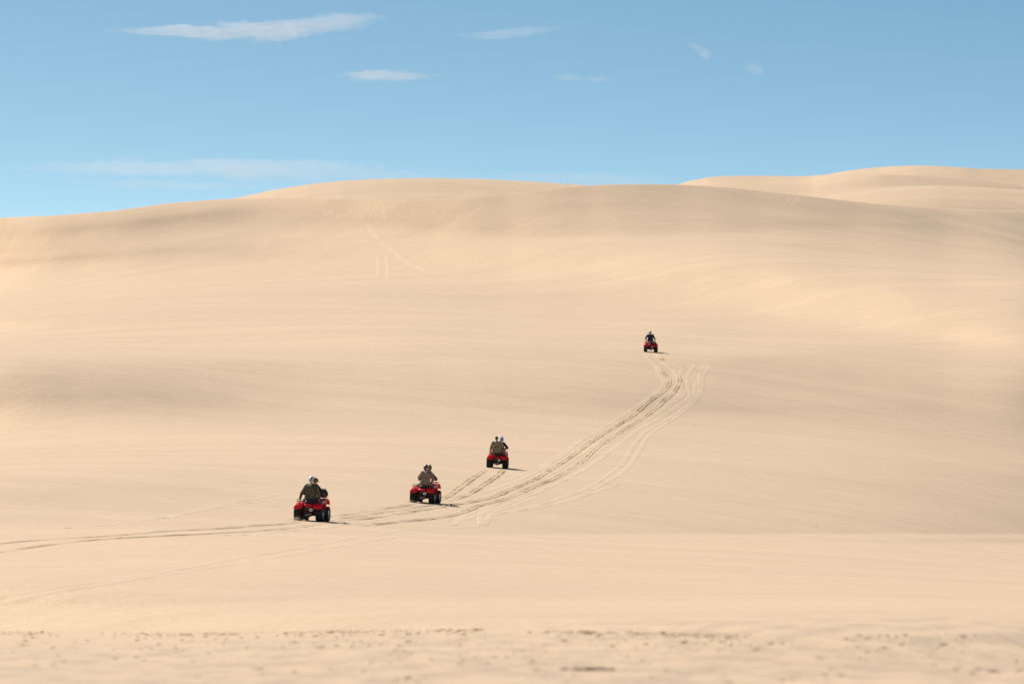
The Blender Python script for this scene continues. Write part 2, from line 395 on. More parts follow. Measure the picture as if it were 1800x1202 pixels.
A4L = [(1135.7,621.6),(1143,631.6),(1153,642.4),(1165,653),(1172,661.6),(1177,670),(1175,677.5),(1170,683),(1165,688.5),(1150,699),(1136.5,709),(1116.6,726.5),(1103,736.5),(1080,750),(1058,763),(1048.6,770.8),(1033,780),(1014.7,794),(984,815.5),(959,831),(941,843),(922,851),(898,860),(867,874),(842,880),(805,886),(768,892),(735,897),(700,903),(633,913),(600,916)]
A4R = [(1155.7,622.4),(1164.8,635.8),(1176.5,644),(1189.8,656.6),(1194,665),(1194.8,671.5),(1190.6,680),(1186.5,686.5),(1179,694),(1166.5,704),(1158,713),(1143,725),(1123,740),(1100,753),(1080,766.5),(1060,780),(1048,787),(1027,809),(1002,825),(971.6,843),(947,852),(922,863),(898,874),(873,882),(842,888),(811.6,902),(781,908),(750,913),(700,917),(640,924)]
A3L = [(851.6,826),(827,843),(805,858.6),(790,871),(768,880)]
A3R = [(885.4,826),(864,843),(842,857),(824,869),(790,880)]
A2 = [[(728,885),(717,888),(667,895),(620,902),(583,908)], [(770,886),(717,893),(667,901),(633,906),(583,914)]]
A1 = [[(523,917),(500,921),(433,925),(383,930),(300,933),(233,939),(150,945),(67,949),(0,956),(-120,966)], [(574,918),(500,930),(400,937),(300,941.5),(233,945),(150,950),(67,960),(0,970),(-120,984)]]
fresh = [A4L, A4R, A3L, A3R] + A2 + A1
old = [
 [(1241,641.6),(1233,650),(1229.8,660),(1229.8,673),(1230.6,683),(1226.4,695),(1209.8,710),(1191.5,725),(1166.5,740),(1143,753),(1125,767),(1110,788),(1095,815),(1068,835),(1045.5,852),(996,872),(934.7,890),(873,903)],
 [(1248,642),(1238,655),(1235,668),(1235,684),(1230,698),(1214,713),(1196,728),(1172,743),(1150,757),(1135,770),(1128,785),(1120,800),(1104,823),(1075,843),(1040,861)],
 [(1223,640),(1210,656.6),(1208,670),(1210,683),(1215,695),(1205,705),(1183,716.5),(1163,730),(1133,748),(1105,766.5),(1088,780),(1060,803),(1020,830),(980,850),(930,872),(880,890),(840,905),(805,915)],
 [(1202,642),(1194,656),(1196.5,673),(1199.8,683),(1191.5,698),(1176.5,710),(1156.5,723),(1133,738),(1108,753),(1083,768),(1055,790),(1020,818),(985,838),(940,857),(900,873),(865,885),(820,897),(790,905)],
 [(1223,673),(1222,685),(1217,697),(1202,709),(1180,722),(1158,736),(1130,752)],
 [(1206,687),(1196,700),(1175,715),(1150,731),(1125,746)],
 [(1150,642),(1163,660),(1168,672),(1163,683),(1148,694),(1128,708),(1105,724),(1078,741),(1050,758),(1020,772),(978,803),(941,825),(904,840),(873,849),(830,862)],
 [(1040,765),(1016,778),(992,797),(960,820),(925,838),(890,851),(850,866)],
 [(1060,770),(1040,786),(1010,806),(975,829),(950,843),(915,858),(880,868),(850,877)],
 [(930,866),(900,876),(867,888),(847,898),(844,910),(846,922)],
 [(945,872),(900,889),(868,899),(858,909),(853,923)],
 [(873,882),(833,899),(808,909),(800,923)],
 [(1067,857),(1010,877),(950,893),(900,899),(860,906)],
 [(1090,850),(1050,864),(1000,878),(950,889),(905,896)],
 [(850,925),(800,928),(767,928),(717,929),(657,938),(600,949),(500,968),(400,983),(317,1000),(200,1020),(100,1035),(0,1050),(-120,1062)],
 [(700,943),(657,950),(600,959),(500,976),(400,992),(333,1004),(200,1027),(100,1044),(0,1058),(-120,1072)],
 [(500,867),(383,887),(267,913),(200,922),(120,928)],
 [(500,874),(430,884),(350,897),(290,911)],
 [(717,898),(650,909),(600,921),(540,930),(430,940)],
 [(700,906),(640,918),(560,929),(480,934),(400,941)],
]
faint = [
 [(645,393),(655,405),(670,424),(690,442),(715,458),(740,472),(760,481)],
 [(650,404),(664,421),(683,440),(705,455),(735,471),(755,482)],
 [(665,450),(665,475),(663,492)],[(680,450),(682,475),(679,498)],
 [(648,359),(638,368),(629,379),(625,387)],[(655,359),(645,368),(638,379),(632,389)],[(662,359),(655,370),(651,382),(647,389)],
 [(664,361),(662,372),(663,389)],[(674,362),(672,374),(671,388)],[(679,362),(677,375),(678,390)],
 [(568,370),(574,378),(581,387)],[(577,369),(584,378),(592,386)],[(584,370),(590,378),(598,387)],
 [(548,372),(541,378),(535,384)],
 [(1385,345),(1392,352),(1383,358),(1378,363)],[(1394,344),(1402,352),(1392,360),(1387,364)],[(1402,343),(1408,352),(1400,361),(1394,366)],
]
for k, px in enumerate(fresh):
    mb = MB(); rut(mb, px, .24, .045 if k < 4 else .030, k); tag(mb.build('tyre_rut', M_rut), kind='structure')
mb = MB()
for k, px in enumerate(old): rut(mb, px, .19, .006 if k in (9, 10, 11) else .010, k + 20)
tag(mb.build('settled_tyre_ruts', M_rutpale), kind='structure')
mb = MB()
for k, px in enumerate(faint): rut(mb, px, .26,  .007 if k < 4 else .013, k + 60, 1.5)
tag(mb.build('faint_tyre_ruts', M_rutpale), kind='structure')
# ---------------------------------------------------------------- crumbled clods on the near flat
def clod(mb, c, r, seed, flat=.42):
    def fn(d): return 1 + .6 * mn.noise(Vector((d.x * 1.9 + seed, d.y * 1.9, d.z * 1.9)))
    wx = 1.1 + 1.3 * abs(mn.noise(Vector((seed, 2.2, 7))))
    mb.ell((c[0], c[1], c[2] + r * flat * .15), (r * wx, r, r * flat), None, 9, 6, fn)
def near_pt(u, v):
    p = uv_ground(u, min(v, 1201)); return p
mb = MB(); R_ = random.Random(11)
for k in range(3000):
    u = R_.uniform(-120, 1920)
    # ragged edge of the flat, clods bunched along it
    edge = 1109 + 3 * math.sin(u * .006) + (8 * max(0, (u - 1100) / 700))
    dens = mn.noise(Vector((u * .012, 3.3, 0)))
    if R_.random() > .38 + 1.5 * dens: continue
    v = edge + abs(R_.gauss(0, 1)) * (4.2 if u < 1250 else 8) if R_.random() < .8 else edge + R_.uniform(8, 30)
    r = R_.uniform(.005, .02) * (1 if R_.random() < .88 else 2.3)
    clod(mb, near_pt(u, v), r, k * 1.37)
for k in range(500):
    u = R_.uniform(-100, 1900); v = R_.uniform(1125, 1201)
    if mn.noise(Vector((u * .008, v * .03, 9))) < .02: continue
    clod(mb, near_pt(u, v), R_.uniform(.008, .03), k * 2.1 + 99)
tag(mb.build('sand_clods', M_damp), kind='stuff'); bpy.data.objects['sand_clods']['label'] = 'crumbs of damp sand strewn over the near flat'
def pile(name, u0, v0, n, su, r0, r1, label, cat, m):
    mb = MB(); p0 = near_pt(u0, v0); R2 = random.Random(int(u0))
    for k in range(n):
        x = p0.x + R2.gauss(0, su); y = p0.y + R2.gauss(0, su * .8)
        clod(mb, (x, y, gz(x, max(y, 60.2))), R2.uniform(r0, r1) * (1 - .5 * min(1, abs(x - p0.x) / (2.5 * su))), k + u0)
    return tag(mb.build(name, m), label, cat)
M_heap = sand_material('wet_sand', (.34, .24, .145), (.24, .165, .095), True)
pile('sand_heap', 1035, 1177, 34, .13, .025, .075, 'long dark low heap of damp sand lying at the bottom edge, right of centre', 'sand heap', M_heap)
M_stone = mat('stone', (.16, .12, .085), .9, 0, (14, (.24, .19, .13), .35, .65), (30, .4))
pile('stone', 1745, 1180, 3, .012, .03, .05, 'single dark round stone in the lower right corner', 'stone', M_stone)
mb = MB(); p = uv_ground(1435, 925); clod(mb, (p.x, p.y, p.z), .035, 5); tag(mb.build('pebble', M_stone), 'tiny dark pebble alone on the bare sand right of centre', 'pebble')
# ---------------------------------------------------------------- quad bike
M_red = mat('red_plastic', (.90, .006, .016), .5, 0, (9, (.78, .010, .020), .4, .75), None, .3)
M_black = mat('black_plastic', (.018, .018, .018), .55, 0, (12, (.035, .03, .027), .45, .7))
M_seat = mat('seat_vinyl', (.014, .014, .015), .5, 0, None, (60, .2))
M_rub = mat('dusty_rubber', (.016, .015, .015), .85, 0, (8, (.075, .058, .042), .55, .85))
M_steel = mat('steel', (.62, .62, .60), .4, .7, (20, (.35, .34, .32), .4, .7))
M_dark = mat('dark_metal', (.035, .034, .033), .5, .6, (14, (.07, .06, .05), .5, .8))
M_chrome = mat('polished_muffler', (.85, .82, .76), .45, .6)
M_white = mat('white_decal', (.78, .78, .78), .45)
M_lens = mat('red_lens', (.45, .01, .012), .15)
M_glass = mat('lamp_glass', (.6, .6, .6), .08)
M_grey = mat('grey_highlight_paint', (.13, .13, .13), .5, 0, (15, (.2, .19, .18), .4, .7))  # grey used only for the highlight painted onto the black bag
def fender_grid(prof, x0, x1, curl, sgn):
    """prof: (y, z) side profile; x0 inner, x1 outer; the outer lip curls down"""
    g = []
    for (y, z) in prof:
        row = []
        for t in (0, .2, .4, .6, .8, .92, 1.0):
            x = x0 + (x1 - x0) * t; dz = .010 * math.sin(t * math.pi) - curl * max(0, (t - .85) / .15) ** 2
            row.append((sgn * x, y, z + dz))
        g.append(row)
    return g
def make_wheel(parent, x, y, r, w, sgn):
    o = MB().lathe([(-w * .32, .05), (-w * .32, .11), (w * .1, .12), (w * .1, .05)], (0, 0, 0), 20).build('wheel', M_dark, parent)
    o.location = (x, y, r)
    prof = [(-w*.42, r*.50), (-w*.5, r*.60), (-w*.52, r*.76), (-w*.46, r*.90), (-w*.30, r*.965), (0, r*.98), (w*.30, r*.965), (w*.46, r*.90), (w*.52, r*.76), (w*.5, r*.60), (w*.42, r*.50)]
    t = MB().lathe(prof, (0, 0, 0), 36)
    N = 22
    for i in range(N):
        a = 2 * math.pi * i / N
        for s_, off in ((-1, 0), (1, .5)):
            b = a + off * 2 * math.pi / N; R = Matrix.Rotation(b, 3, 'X')
            n0 = len(t.v); t.box((0, 0, 0), (w * .40, r * .13, r * .07), .85, 0, s_ * .35)
            for k in range(n0, len(t.v)): t.v[k] = tuple(R @ (Vector(t.v[k]) + Vector((s_ * w * .24, 0, r * .975))))
            n0 = len(t.v); t.box((0, 0, 0), (w * .09, r * .11, r * .16), .9)
            for k in range(n0, len(t.v)): t.v[k] = tuple(R @ (Vector(t.v[k]) + Vector((s_ * w * .48, 0, r * .87))))
    t.build('tyre', M_rub, o)
    rm = MB().lathe([(-w*.40, r*.51), (-w*.38, r*.44), (-w*.05, r*.40), (sgn*w*.12, r*.2), (sgn*w*.14, .02)], (0, 0, 0), 28)
    rm.lathe([(w*.40, r*.51), (w*.38, r*.44), (w*.05, r*.40), (-w*.05, r*.40)], (0, 0, 0), 28)
    for k in range(4):
        a = k * math.pi / 2 + .4; rm.caps((sgn * w * .15, .035 * math.cos(a), .035 * math.sin(a)), (sgn * w * .2, .035 * math.cos(a), .035 * math.sin(a)), .009, .008, 8)
    rm.build('rim', M_steel, o)
    return o
def make_quad():
    root = empty('quad_bike')
    for x, y, r, w in ((-.435, 0, .30, .27), (.435, 0, .30, .27), (-.425, 1.26, .30, .21), (.425, 1.26, .30, .21)):
        make_wheel(root, x, y, r, w, 1 if x > 0 else -1)
    f = MB()
    for s_ in (-1, 1):
        f.tube([(s_*.13, -.22, .56), (s_*.14, .1, .40), (s_*.15, .5, .26), (s_*.15, 1.0, .26), (s_*.13, 1.35, .45), (s_*.12, 1.45, .75)], .02)
        f.tube([(s_*.13, -.22, .56), (s_*.14, .3, .66), (s_*.12, .9, .78), (s_*.12, 1.45, .75)], .018)
        f.tube([(s_*.14, .5, .26), (s_*.14, .3, .66)], .018)
        f.tube([(s_*.15, 1.0, .28), (s_*.35, 1.24, .28)], .016); f.tube([(s_*.15, 1.4, .36), (s_*.35, 1.28, .28)], .016)
    f.box((0, .65, .24), (.34, .9, .03)); f.box((0, -.16, .52), (.42, .10, .14)); f.box((0, .12, .55), (.5, .5, .16))
    f.build('frame', M_dark, root)
    e = MB(); e.box((0, .55, .44), (.30, .46, .30), .8); e.caps((0, .5, .55), (0, .68, .72), .10, .09, 14); e.caps((-.17, .5, .38), (.17, .5, .38), .12, .12, 18)
    e.build('engine', M_dark, root)
    ax = MB(); ax.caps((-.34, 0, .30), (.34, 0, .30), .035, .035, 12); ax.build('rear_axle', M_dark, root)
    dfm = MB(); dfm.ell((.02, 0, .285), (.105, .12, .095)); dfm.caps((.02, -.13, .27), (.02, -.10, .27), .045, .05, 14); dfm.caps((-.12, -.02, .26), (-.03, -.02, .28), .05, .06, 12); dfm.build('differential', M_steel, root)
    hb = MB(); hb.box((0, -.15, .20), (.10, .12, .02)); hb.caps((0, -.19, .22), (0, -.19, .25), .02, .025, 12); hb.box((0, -.1, .24), (.05, .06, .1)); hb.build('tow_hitch', M_dark, root)
    for s_ in (-1, 1):
        sh = MB(); sh.caps((s_*.22, -.03, .32), (s_*.17, .08, .62), .022, .022, 10)
        a, b = Vector((s_*.22, -.03, .34)), Vector((s_*.18, .06, .56)); q = (b - a).to_track_quat('Z', 'X'); pts = []
        for k in range(61):
            t = k / 60; pts.append(a + q @ Vector((.04 * math.cos(t * 40), .04 * math.sin(t * 40), (b - a).length * t)))
        sh.tube(pts, .007, 5); sh.build('shock_absorber', M_lens, root)
    ex = MB().lathe([(.30, .03), (.28, .055), (-.20, .074), (-.30, .074), (-.325, .062), (-.325, .034), (-.28, .030)], (.12, 0, .475), 24, 'Y')
    exo = ex.build('muffler', M_chrome, root)
    MB().lathe([(-.27, .031), (-.27, .001)], (.12, 0, .475), 16, 'Y').build('tailpipe_opening', M_black, exo)
    # red rear mudguards with the flared flap facing back
    prof = [(.50, .44), (.44, .58), (.36, .68), (.22, .735), (.05, .75), (-.10, .735), (-.20, .70), (-.27, .65), (-.33, .58), (-.355, .52)]
    for s_ in (-1, 1):
        G_ = fender_grid(prof, .17, .565, .018, s_)
        for q_ in (-1, -2, -3):
            for k_ in (0, 1): x_, y_, z_ = G_[q_][k_]; G_[q_][k_] = (x_ + s_ * (.07 if q_ == -1 else .04 if q_ == -2 else .015) * (1 - .5 * k_), y_, z_)
        g = MB().shell(G_, .014)
        # lower inner corner is cut away
        g.build('rear_mudguard', M_red, root)
        sk = MB().shell([[(s_*.26, -.325, .54), (s_*.54, -.325, .53)], [(s_*.30, -.30, .45), (s_*.53, -.30, .44)]], .012, (0, 1, 0)); sk.build('mud_flap', M_black, root)
    tp = MB().shell([[(x * .165, y, z) for x in (-1, -.6, 0, .6, 1)] for y, z in ((-.12, .70), (-.22, .69), (-.29, .66), (-.32, .61))], .014)
    tp.build('tail_panel', M_red, root)
    tl = MB(); tl.box((0, -.335, .575), (.13, .04, .045)); tl.build('tail_light', M_lens, root)
    bt = MB(); bt.box((0, -.28, .50), (.22, .06, .14), .9); bt.build('rear_bracket', M_black, root)
    st = []
    for y, z, w_ in ((-.17, .79, .15), (-.10, .845, .17), (.05, .86, .17), (.25, .845, .155), (.45, .825, .14), (.60, .84, .115), (.74, .88, .085)):
        st.append([(x * w_, y, z - .05 * abs(x) ** 3) for x in (-1, -.8, -.5, 0, .5, .8, 1)])
    MB().shell(st, .10).build('seat', M_seat, root)
    tk = []
    for y, z, w_ in ((.70, .86, .10), (.80, .93, .15), (.95, .96, .18), (1.10, .93, .19), (1.25, .90, .18)):
        tk.append([(x * w_, y, z - .12 * abs(x) ** 2.5) for x in (-1, -.8, -.5, 0, .5, .8, 1)])
    MB().shell(tk, .16).build('tank_cover', M_red, root)
    # footwells
    for s_ in (-1, 1):
        fw = MB(); fw.shell([[(s_*.16, .50, .46), (s_*.50, .50, .46)], [(s_*.16, .56, .31), (s_*.50, .56, .31)], [(s_*.16, .92, .31), (s_*.50, .92, .31)], [(s_*.16, 1.0, .48), (s_*.45, 1.0, .48)]], .02)
        for k in range(5): fw.box((s_*.34, .60 + .07 * k, .318), (.24, .02, .02))
        fw.build('footwell', M_black, root)
    pf = [(.90, .50), (.925, .62), (.96, .74), (1.01, .83), (1.10, .885), (1.24, .905), (1.40, .89), (1.52, .84), (1.60, .76), (1.62, .68)]
    for s_ in (-1, 1):
        fo = MB().shell(fender_grid(pf, .16, .475, .02, s_), .014).build('front_mudguard', M_red, root)
        # white sticker: two slanting strokes on the rear-facing slope
        d = MB()
        for k, (xa, xb, za, zb) in enumerate(((.24, .45, .66, .82), (.22, .38, .58, .69), (.33, .46, .68, .76))):
            gy = lambda z: .925 + (z - .62) * .30 - .012
            d.shell([[(s_*xa, gy(za), za), (s_*xb, gy(zb), zb)], [(s_*xa, gy(za + .05), za + .05), (s_*xb, gy(zb + .05), zb + .05)]], .003, (0, 1, 0))
        d.build('sticker', M_white, fo)
    ho = []
    for y, z, w_ in ((1.22, .90, .18), (1.40, .90, .17), (1.54, .84, .15), (1.62, .72, .12)): ho.append([(x * w_, y, z - .03 * x * x) for x in (-1, -.5, 0, .5, 1)])
    MB().shell(ho, .05).build('nose_panel', M_red, root)
    bb = MB(); bb.tube([(-.2, 1.6, .36), (-.22, 1.72, .46), (-.22, 1.74, .64), (.22, 1.74, .64), (.22, 1.72, .46), (.2, 1.6, .36)], .016); bb.tube([(-.2, 1.6, .36), (-.13, 1.3, .40)], .016); bb.tube([(.2, 1.6, .36), (.13, 1.3, .40)], .016); bb.tube([(-.2, 1.73, .52), (.2, 1.73, .52)], .012)
    bb.build('front_bumper', M_dark, root)
    for s_ in (-1, 1):
        h = MB(); h.ell((s_*.24, 1.60, .74), (.075, .04, .05)); h.build('headlight', M_glass, root)
    rr = MB()
    rr.tube([(-.44, -.30, .80), (.44, -.30, .80), (.47, -.22, .80), (.44, .16, .80), (-.44, .16, .80), (-.47, -.22, .80), (-.44, -.30, .80)], .014)
    for x in (-.33, -.22, -.11, 0, .11, .22, .33): rr.tube([(x, -.30, .80), (x, .16 if abs(x) > .18 else -.16, .80)], .009)
    for x in (-.36, .36): rr.tube([(x, -.2, .80), (x, -.18, .72)], .012); rr.tube([(x, .1, .80), (x, .1, .72)], .012)
    rr.tube([(-.44, -.29, .80), (-.42, -.30, .87), (-.26, -.30, .88)], .012); rr.tube([(.44, -.29, .80), (.42, -.30, .87), (.26, -.30, .88)], .012)
    rr.build('rear_rack', M_black, root)
    fr = MB(); fr.tube([(-.40, 1.10, .95), (.40, 1.10, .95), (.42, 1.5, .96), (.34, 1.58, .96), (-.34, 1.58, .96), (-.42, 1.5, .96), (-.40, 1.10, .95)], .013)
    for x in (-.3, -.2, -.1, 0, .1, .2, .3): fr.tube([(x, 1.10, .95), (x, 1.57, .96)], .008)
    for x in (-.3, .3): fr.tube([(x, 1.2, .95), (x, 1.2, .89)], .012); fr.tube([(x, 1.5, .96), (x, 1.5, .86)], .012)
    fr.build('front_rack', M_black, root)
    hbr = MB(); hbr.tube([(-.40, .80, 1.06), (-.22, .86, 1.10), (-.10, .93, 1.03), (.10, .93, 1.03), (.22, .86, 1.10), (.40, .80, 1.06)], .012); hbr.tube([(0, 1.0, .9), (0, .93, 1.03)], .02)
    hbr.box((0, .93, 1.07), (.13, .10, .06)); ho_ = hbr.build('handlebar', M_dark, root)
    for s_ in (-1, 1): MB().caps((s_*.30, .83, 1.075), (s_*.41, .795, 1.055), .019, .019, 12).build('grip', M_seat, ho_)
    return root
def place(u, v, yaw_deg):
    """stand a quad bike on the slope with its rear wheels at that spot"""
    p = uv_ground(u, v); a = math.radians(yaw_deg)
    fwd = Vector((math.sin(a), math.cos(a), 0)); rt = Vector((math.cos(a), -math.sin(a), 0))
    q = p + fwd * 1.26; q.z = gz(q.x, q.y); pl = p - rt * .43; pr = p + rt * .43
    f = (q - p).normalized(); r = (Vector((pr.x, pr.y, gz(pr.x, pr.y))) - Vector((pl.x, pl.y, gz(pl.x, pl.y)))); r.z *= .45; r.normalize()
    z = r.cross(f).normalized(); f = z.cross(r)
    M = Matrix(((r.x, f.x, z.x, p.x), (r.y, f.y, z.y, p.y), (r.z, f.z, z.z, p.z - .025), (0, 0, 0, 1)))
    return M
SPOTS = [(543.3, 915.5, 10.0), (743.5, 884.0, 11.0), (873.6, 822.5, 4.0), (1143.8, 619.0, -1.5)]
MATS = [place(*s_) for s_ in SPOTS]
proto = make_quad()
def copy_tree(o, parent=None):
    c = o.copy(); COL.objects.link(c); c.parent = parent
    for ch in list(o.children): copy_tree(ch, c)
    return c
quads = [proto] + [copy_tree(proto) for _ in range(3)]
QL_ = ['nearest red quad bike, leftmost of the four, with a black bag on its front rack',
       'red quad bike carrying a passenger in a brown hooded jacket, second from the left',
       'red quad bike carrying a passenger in tan camouflage, third from the left',
       'smallest and farthest red quad bike, ridden by one person in navy high on the dune']
for q_, M_, l_ in zip(quads, MATS, QL_):
    q_.matrix_world = M_; tag(q_, l_, 'quad bike', 'quad bikes climbing the dune in a line')
# ---------------------------------------------------------------- riders
def remesh(o, vox, smooth=4, disp=None):
    m = o.modifiers.new('fuse', 'REMESH'); m.mode = 'VOXEL'; m.voxel_size = vox; m.use_smooth_shade = True
    s_ = o.modifiers.new('relax', 'SMOOTH'); s_.iterations = smooth; s_.factor = .5
    if disp:
        t = bpy.data.textures.new('folds', 'CLOUDS'); t.noise_scale = disp[0]
        d = o.modifiers.new('folds', 'DISPLACE'); d.texture = t; d.strength = disp[1]; d.mid_level = .5; d.texture_coords = 'LOCAL'
    return o
def V3(*a): return Vector(a)
def hand(mb, wrist, d, palm_n, side, curl=1.0):
    """palm and five curled fingers; d = pointing direction, palm_n = direction the palm faces, side=+1 right hand"""
    d = Vector(d).normalized(); pn = Vector(palm_n); pn = (pn - d * pn.dot(d)).normalized(); lat = d.cross(pn) * side
    w_ = Vector(wrist); k = w_ + d * .085
    for o in (-.030, -.010, .010, .028): mb.caps(w_ + d * .015 + lat * o * .7, k + lat * o, .014, .013, 8)
    for o, L in ((-.032, .062), (-.011, .078), (.011, .074), (.031, .066)):
        p = k + lat * o; a = d; L1 = L * .5
        for seg, (ln, rr_) in enumerate(((L1, .0095), (L * .32, .0088), (L * .26, .008))):
            ang = curl * (.45 + .45 * seg + .04 * (o > 0)); a = (d * math.cos(ang * 1.1) + pn * math.sin(ang * 1.1)).normalized()
            q = p + a * ln; mb.caps(p, q, rr_, rr_ * .92, 8); p = q
    b = w_ + d * .03 - lat * .03; t1 = (d * .6 - lat * .65 + pn * .35).normalized(); m1 = b + t1 * .042
    t2 = (d * .75 + pn * (.3 + .4 * curl)).normalized(); mb.caps(b, m1, .014, .011, 8); mb.caps(m1, m1 + t2 * .035, .0105, .009, 8)
def head_mesh(mb, c, R):
    """skull, jaw, nose, brow, lips and ears; local +Y is the way the face looks"""
    P = lambda x, y, z: Vector(c) + R @ Vector((x, y, z))
    mb.ell(P(0, -.008, .03), (.076, .096, .088), R); mb.ell(P(0, .025, -.045), (.058, .066, .066), R)
    mb.ell(P(0, .066, -.088), (.026, .024, .018), R)
    mb.caps(P(0, .090, .012), P(0, .112, -.022), .010, .014, 8); mb.caps(P(-.03, .080, .028), P(.03, .080, .028), .013, .013, 8)
    mb.caps(P(-.018, .088, -.052), P(.018, .088, -.052), .008, .008, 8)
    for s_ in (-1, 1): mb.ell(P(s_*.078, -.005, -.005), (.010, .020, .032), R); mb.ell(P(s_*.035, .062, -.02), (.022, .02, .022), R)
def person(M_, label, group, pose, skin, jm, tm, head='hair', head_m=None, hm2=None, boots=None, folds=.02):
    root = empty('person'); root.matrix_world = M_; tag(root, label, 'person', group)
    g = lambda k: Vector(pose[k])
    pel, ch, nk, hd = g('pelvis'), g('chest'), g('neck'), g('head')
    Rh = Matrix.Rotation(pose.get('turn', 0), 3, 'Z') @ Matrix.Rotation(pose.get('tilt', 0), 3, 'Y') @ Matrix.Rotation(pose.get('nod', 0), 3, 'X')
    w = pose.get('w', 1.); sx = Vector(pose.get('sx', (1, 0, 0)))
    b = MB()
    # body: one continuous figure
    b.ell(pel, (.14, .10, .11)); b.caps(pel, ch, .095, .10, 14); b.ell(ch + V3(0, 0, .02), (.14, .085, .13)); b.caps(ch + V3(0, 0, .08), nk, .06, .052, 12); b.caps(nk, hd - V3(0, 0, .02), .052, .05, 12)
    head_mesh(b, hd, Rh)
    j = MB(); t = MB(); bo = MB()
    j.ell(pel + V3(0, 0, .04), (.215 * w, .155, .13)); j.ell(pel.lerp(ch, .5), (.205 * w, .155, .19)); j.ell(ch, (.212 * w, .155, .20)); j.ell(ch + V3(0, -.03, .06), (.20 * w, .125, .14)); j.caps(ch + V3(0, 0, .12), nk + V3(0, 0, -.01), .085, .068, 12)
    t.ell(pel, (.185, .15, .115))
    for s_, n_ in ((-1, 'l'), (1, 'r')):
        sh, el, wr = g('sh_' + n_), g('el_' + n_), g('wr_' + n_)
        b.caps(ch + V3(0, 0, .1), sh, .055, .05, 12); b.caps(sh, el, .052, .040, 12); b.caps(el, wr, .041, .026, 12)
        hd_dir = Vector(pose.get('hd_' + n_, (wr - el))); hand(b, wr, hd_dir, pose.get('pn_' + n_, (0, .2, -1)), s_, pose.get('curl', 1.))
        j.caps(ch + V3(0, 0, .10), sh, .10, .085, 12); j.caps(sh, el, .085 * (1 + .3 * (w - 1)), .068, 12); j.caps(el, wr, .068, .048, 12)
        hp, kn, an, to = pel + V3(s_ * .09, .02, -.01), g('kn_' + n_), g('an_' + n_), g('to_' + n_)
        b.caps(hp, kn, .085, .055, 12); b.caps(kn, an, .054, .036, 12); b.caps(an, to, .036, .028, 10)
        t.caps(hp, kn, .105, .078, 12); t.caps(kn, an.lerp(kn, .12), .076, .062, 12)
        bo = MB(); bo.caps(an.lerp(kn, .30), an, .062, .055, 12); bo.caps(an + V3(0, -.03, -.02), to, .052, .045, 12); remesh(bo.build('boot', boots or M_black, root), .012, 3)
    remesh(b.build('body', skin, root), .0065, 3)
    jo = remesh(j.build('jacket', jm, root), .014, 6, (.09, folds)); remesh(t.build('trousers', tm, root), .016, 5, (.1, .015))
    # a hem and a collar
    P = lambda x, y, z: hd + Rh @ Vector((x, y, z))
    for s_ in (-1, 1): MB().ell(P(s_*.032, .078, .006), (.012, .012, .012), None, 10, 8).build('eye', M_eye, root)
    if head == 'hair':
        h = MB(); h.ell(P(0, -.018, .042), (.086, .100, .092), Rh, 20, 14, lambda d: 1 + .05 * mn.noise(d * 5)); h.ell(P(0, -.055, -.01), (.070, .055, .06), Rh)
        remesh(h.build('hair', head_m, root), .008, 1, (.02, .012))
    elif head == 'helmet':
        h = MB()
        # open-face shell with peak and chin bar
        h.ell(P(0, -.012, .03), (.117, .139, .126), Rh, 28, 20)
        h.caps(P(-.10, .06, -.07), P(-.045, .15, -.095), .040, .032, 12); h.caps(P(.10, .06, -.07), P(.045, .15, -.095), .040, .032, 12); h.caps(P(-.045, .15, -.095), P(.045, .15, -.095), .032, .032, 12)
        h.ell(P(0, -.03, -.05), (.107, .115, .085), Rh)
        h.shell([[P(x, y, z - .25 * x * x * 10) for x in (-.09, -.045, 0, .045, .09)] for y, z in ((.07, .125), (.14, .125), (.20, .11))], .01)
        ho2 = remesh(h.build('helmet', head_m, root), .009, 4)
        v_ = MB(); v_.ell(P(0, .03, .015), (.115, .118, .06), Rh, 24, 12); v_.build('goggles', M_black, ho2)
        if hm2:
            for (ma, blobs) in hm2:
                for c_, r_ in blobs:
                    d = MB()
                    n_ = Vector(c_).normalized(); q = V3(n_.x * .118, n_.y * .140 - .012, n_.z * .127 + .03); d.ell(P(*q), (r_[0], .016, r_[1]), Rh @ n_.to_track_quat('-Y', 'Z').to_matrix(), 14, 10)
                    d.build('helmet_marking', ma, ho2)
    elif head == 'cap':
        h = MB(); h.ell(P(0, -.008, .062), (.088, .108, .078), Rh, 20, 14)
        h.caps(P(-.045, .09, .052), P(.045, .09, .052), .012, .012, 8); h.shell([[P(x, y, z - 2.2 * x * x) for x in (-.07, -.035, 0, .035, .07)] for y, z in ((.08, .062), (.12, .056), (.165, .045))], .008)
        remesh(h.build('cap', head_m, root), .008, 3)
        r_ = MB(); r_.ell(P(0, -.045, -.005), (.079, .060, .052), Rh); remesh(r_.build('hair', hm2, root), .008, 1)
    elif head == 'hood':
        h = MB(); h.ell(P(0, -.008, .035), (.094, .110, .105), Rh, 20, 14); h.caps(P(0, -.02, .10), P(.01, -.05, .185), .062, .018, 14)
        remesh(h.build('beanie', head_m, root), .009, 2, (.05, .02))
        h2 = MB(); h2.ell(P(-.01, -.075, -.10), (.13, .085, .075), Rh); h2.ell(P(0, -.05, -.055), (.10, .09, .06), Rh)
        remesh(h2.build('hood', jm, root), .012, 4, (.05, .02))
    return root
M_eye = mat('eye', (.12, .08, .06), .2)
M_skin = mat('skin', (.42, .23, .15), .5, 0, (20, (.50, .28, .19), .35, .7))
M_glove = mat('glove_leather', (.02, .02, .022), .6)
M_olive = mat('olive_jacket', (.060, .052, .026), .9, 0, (7, (.15, .125, .065), .38, .68), (60, .3))
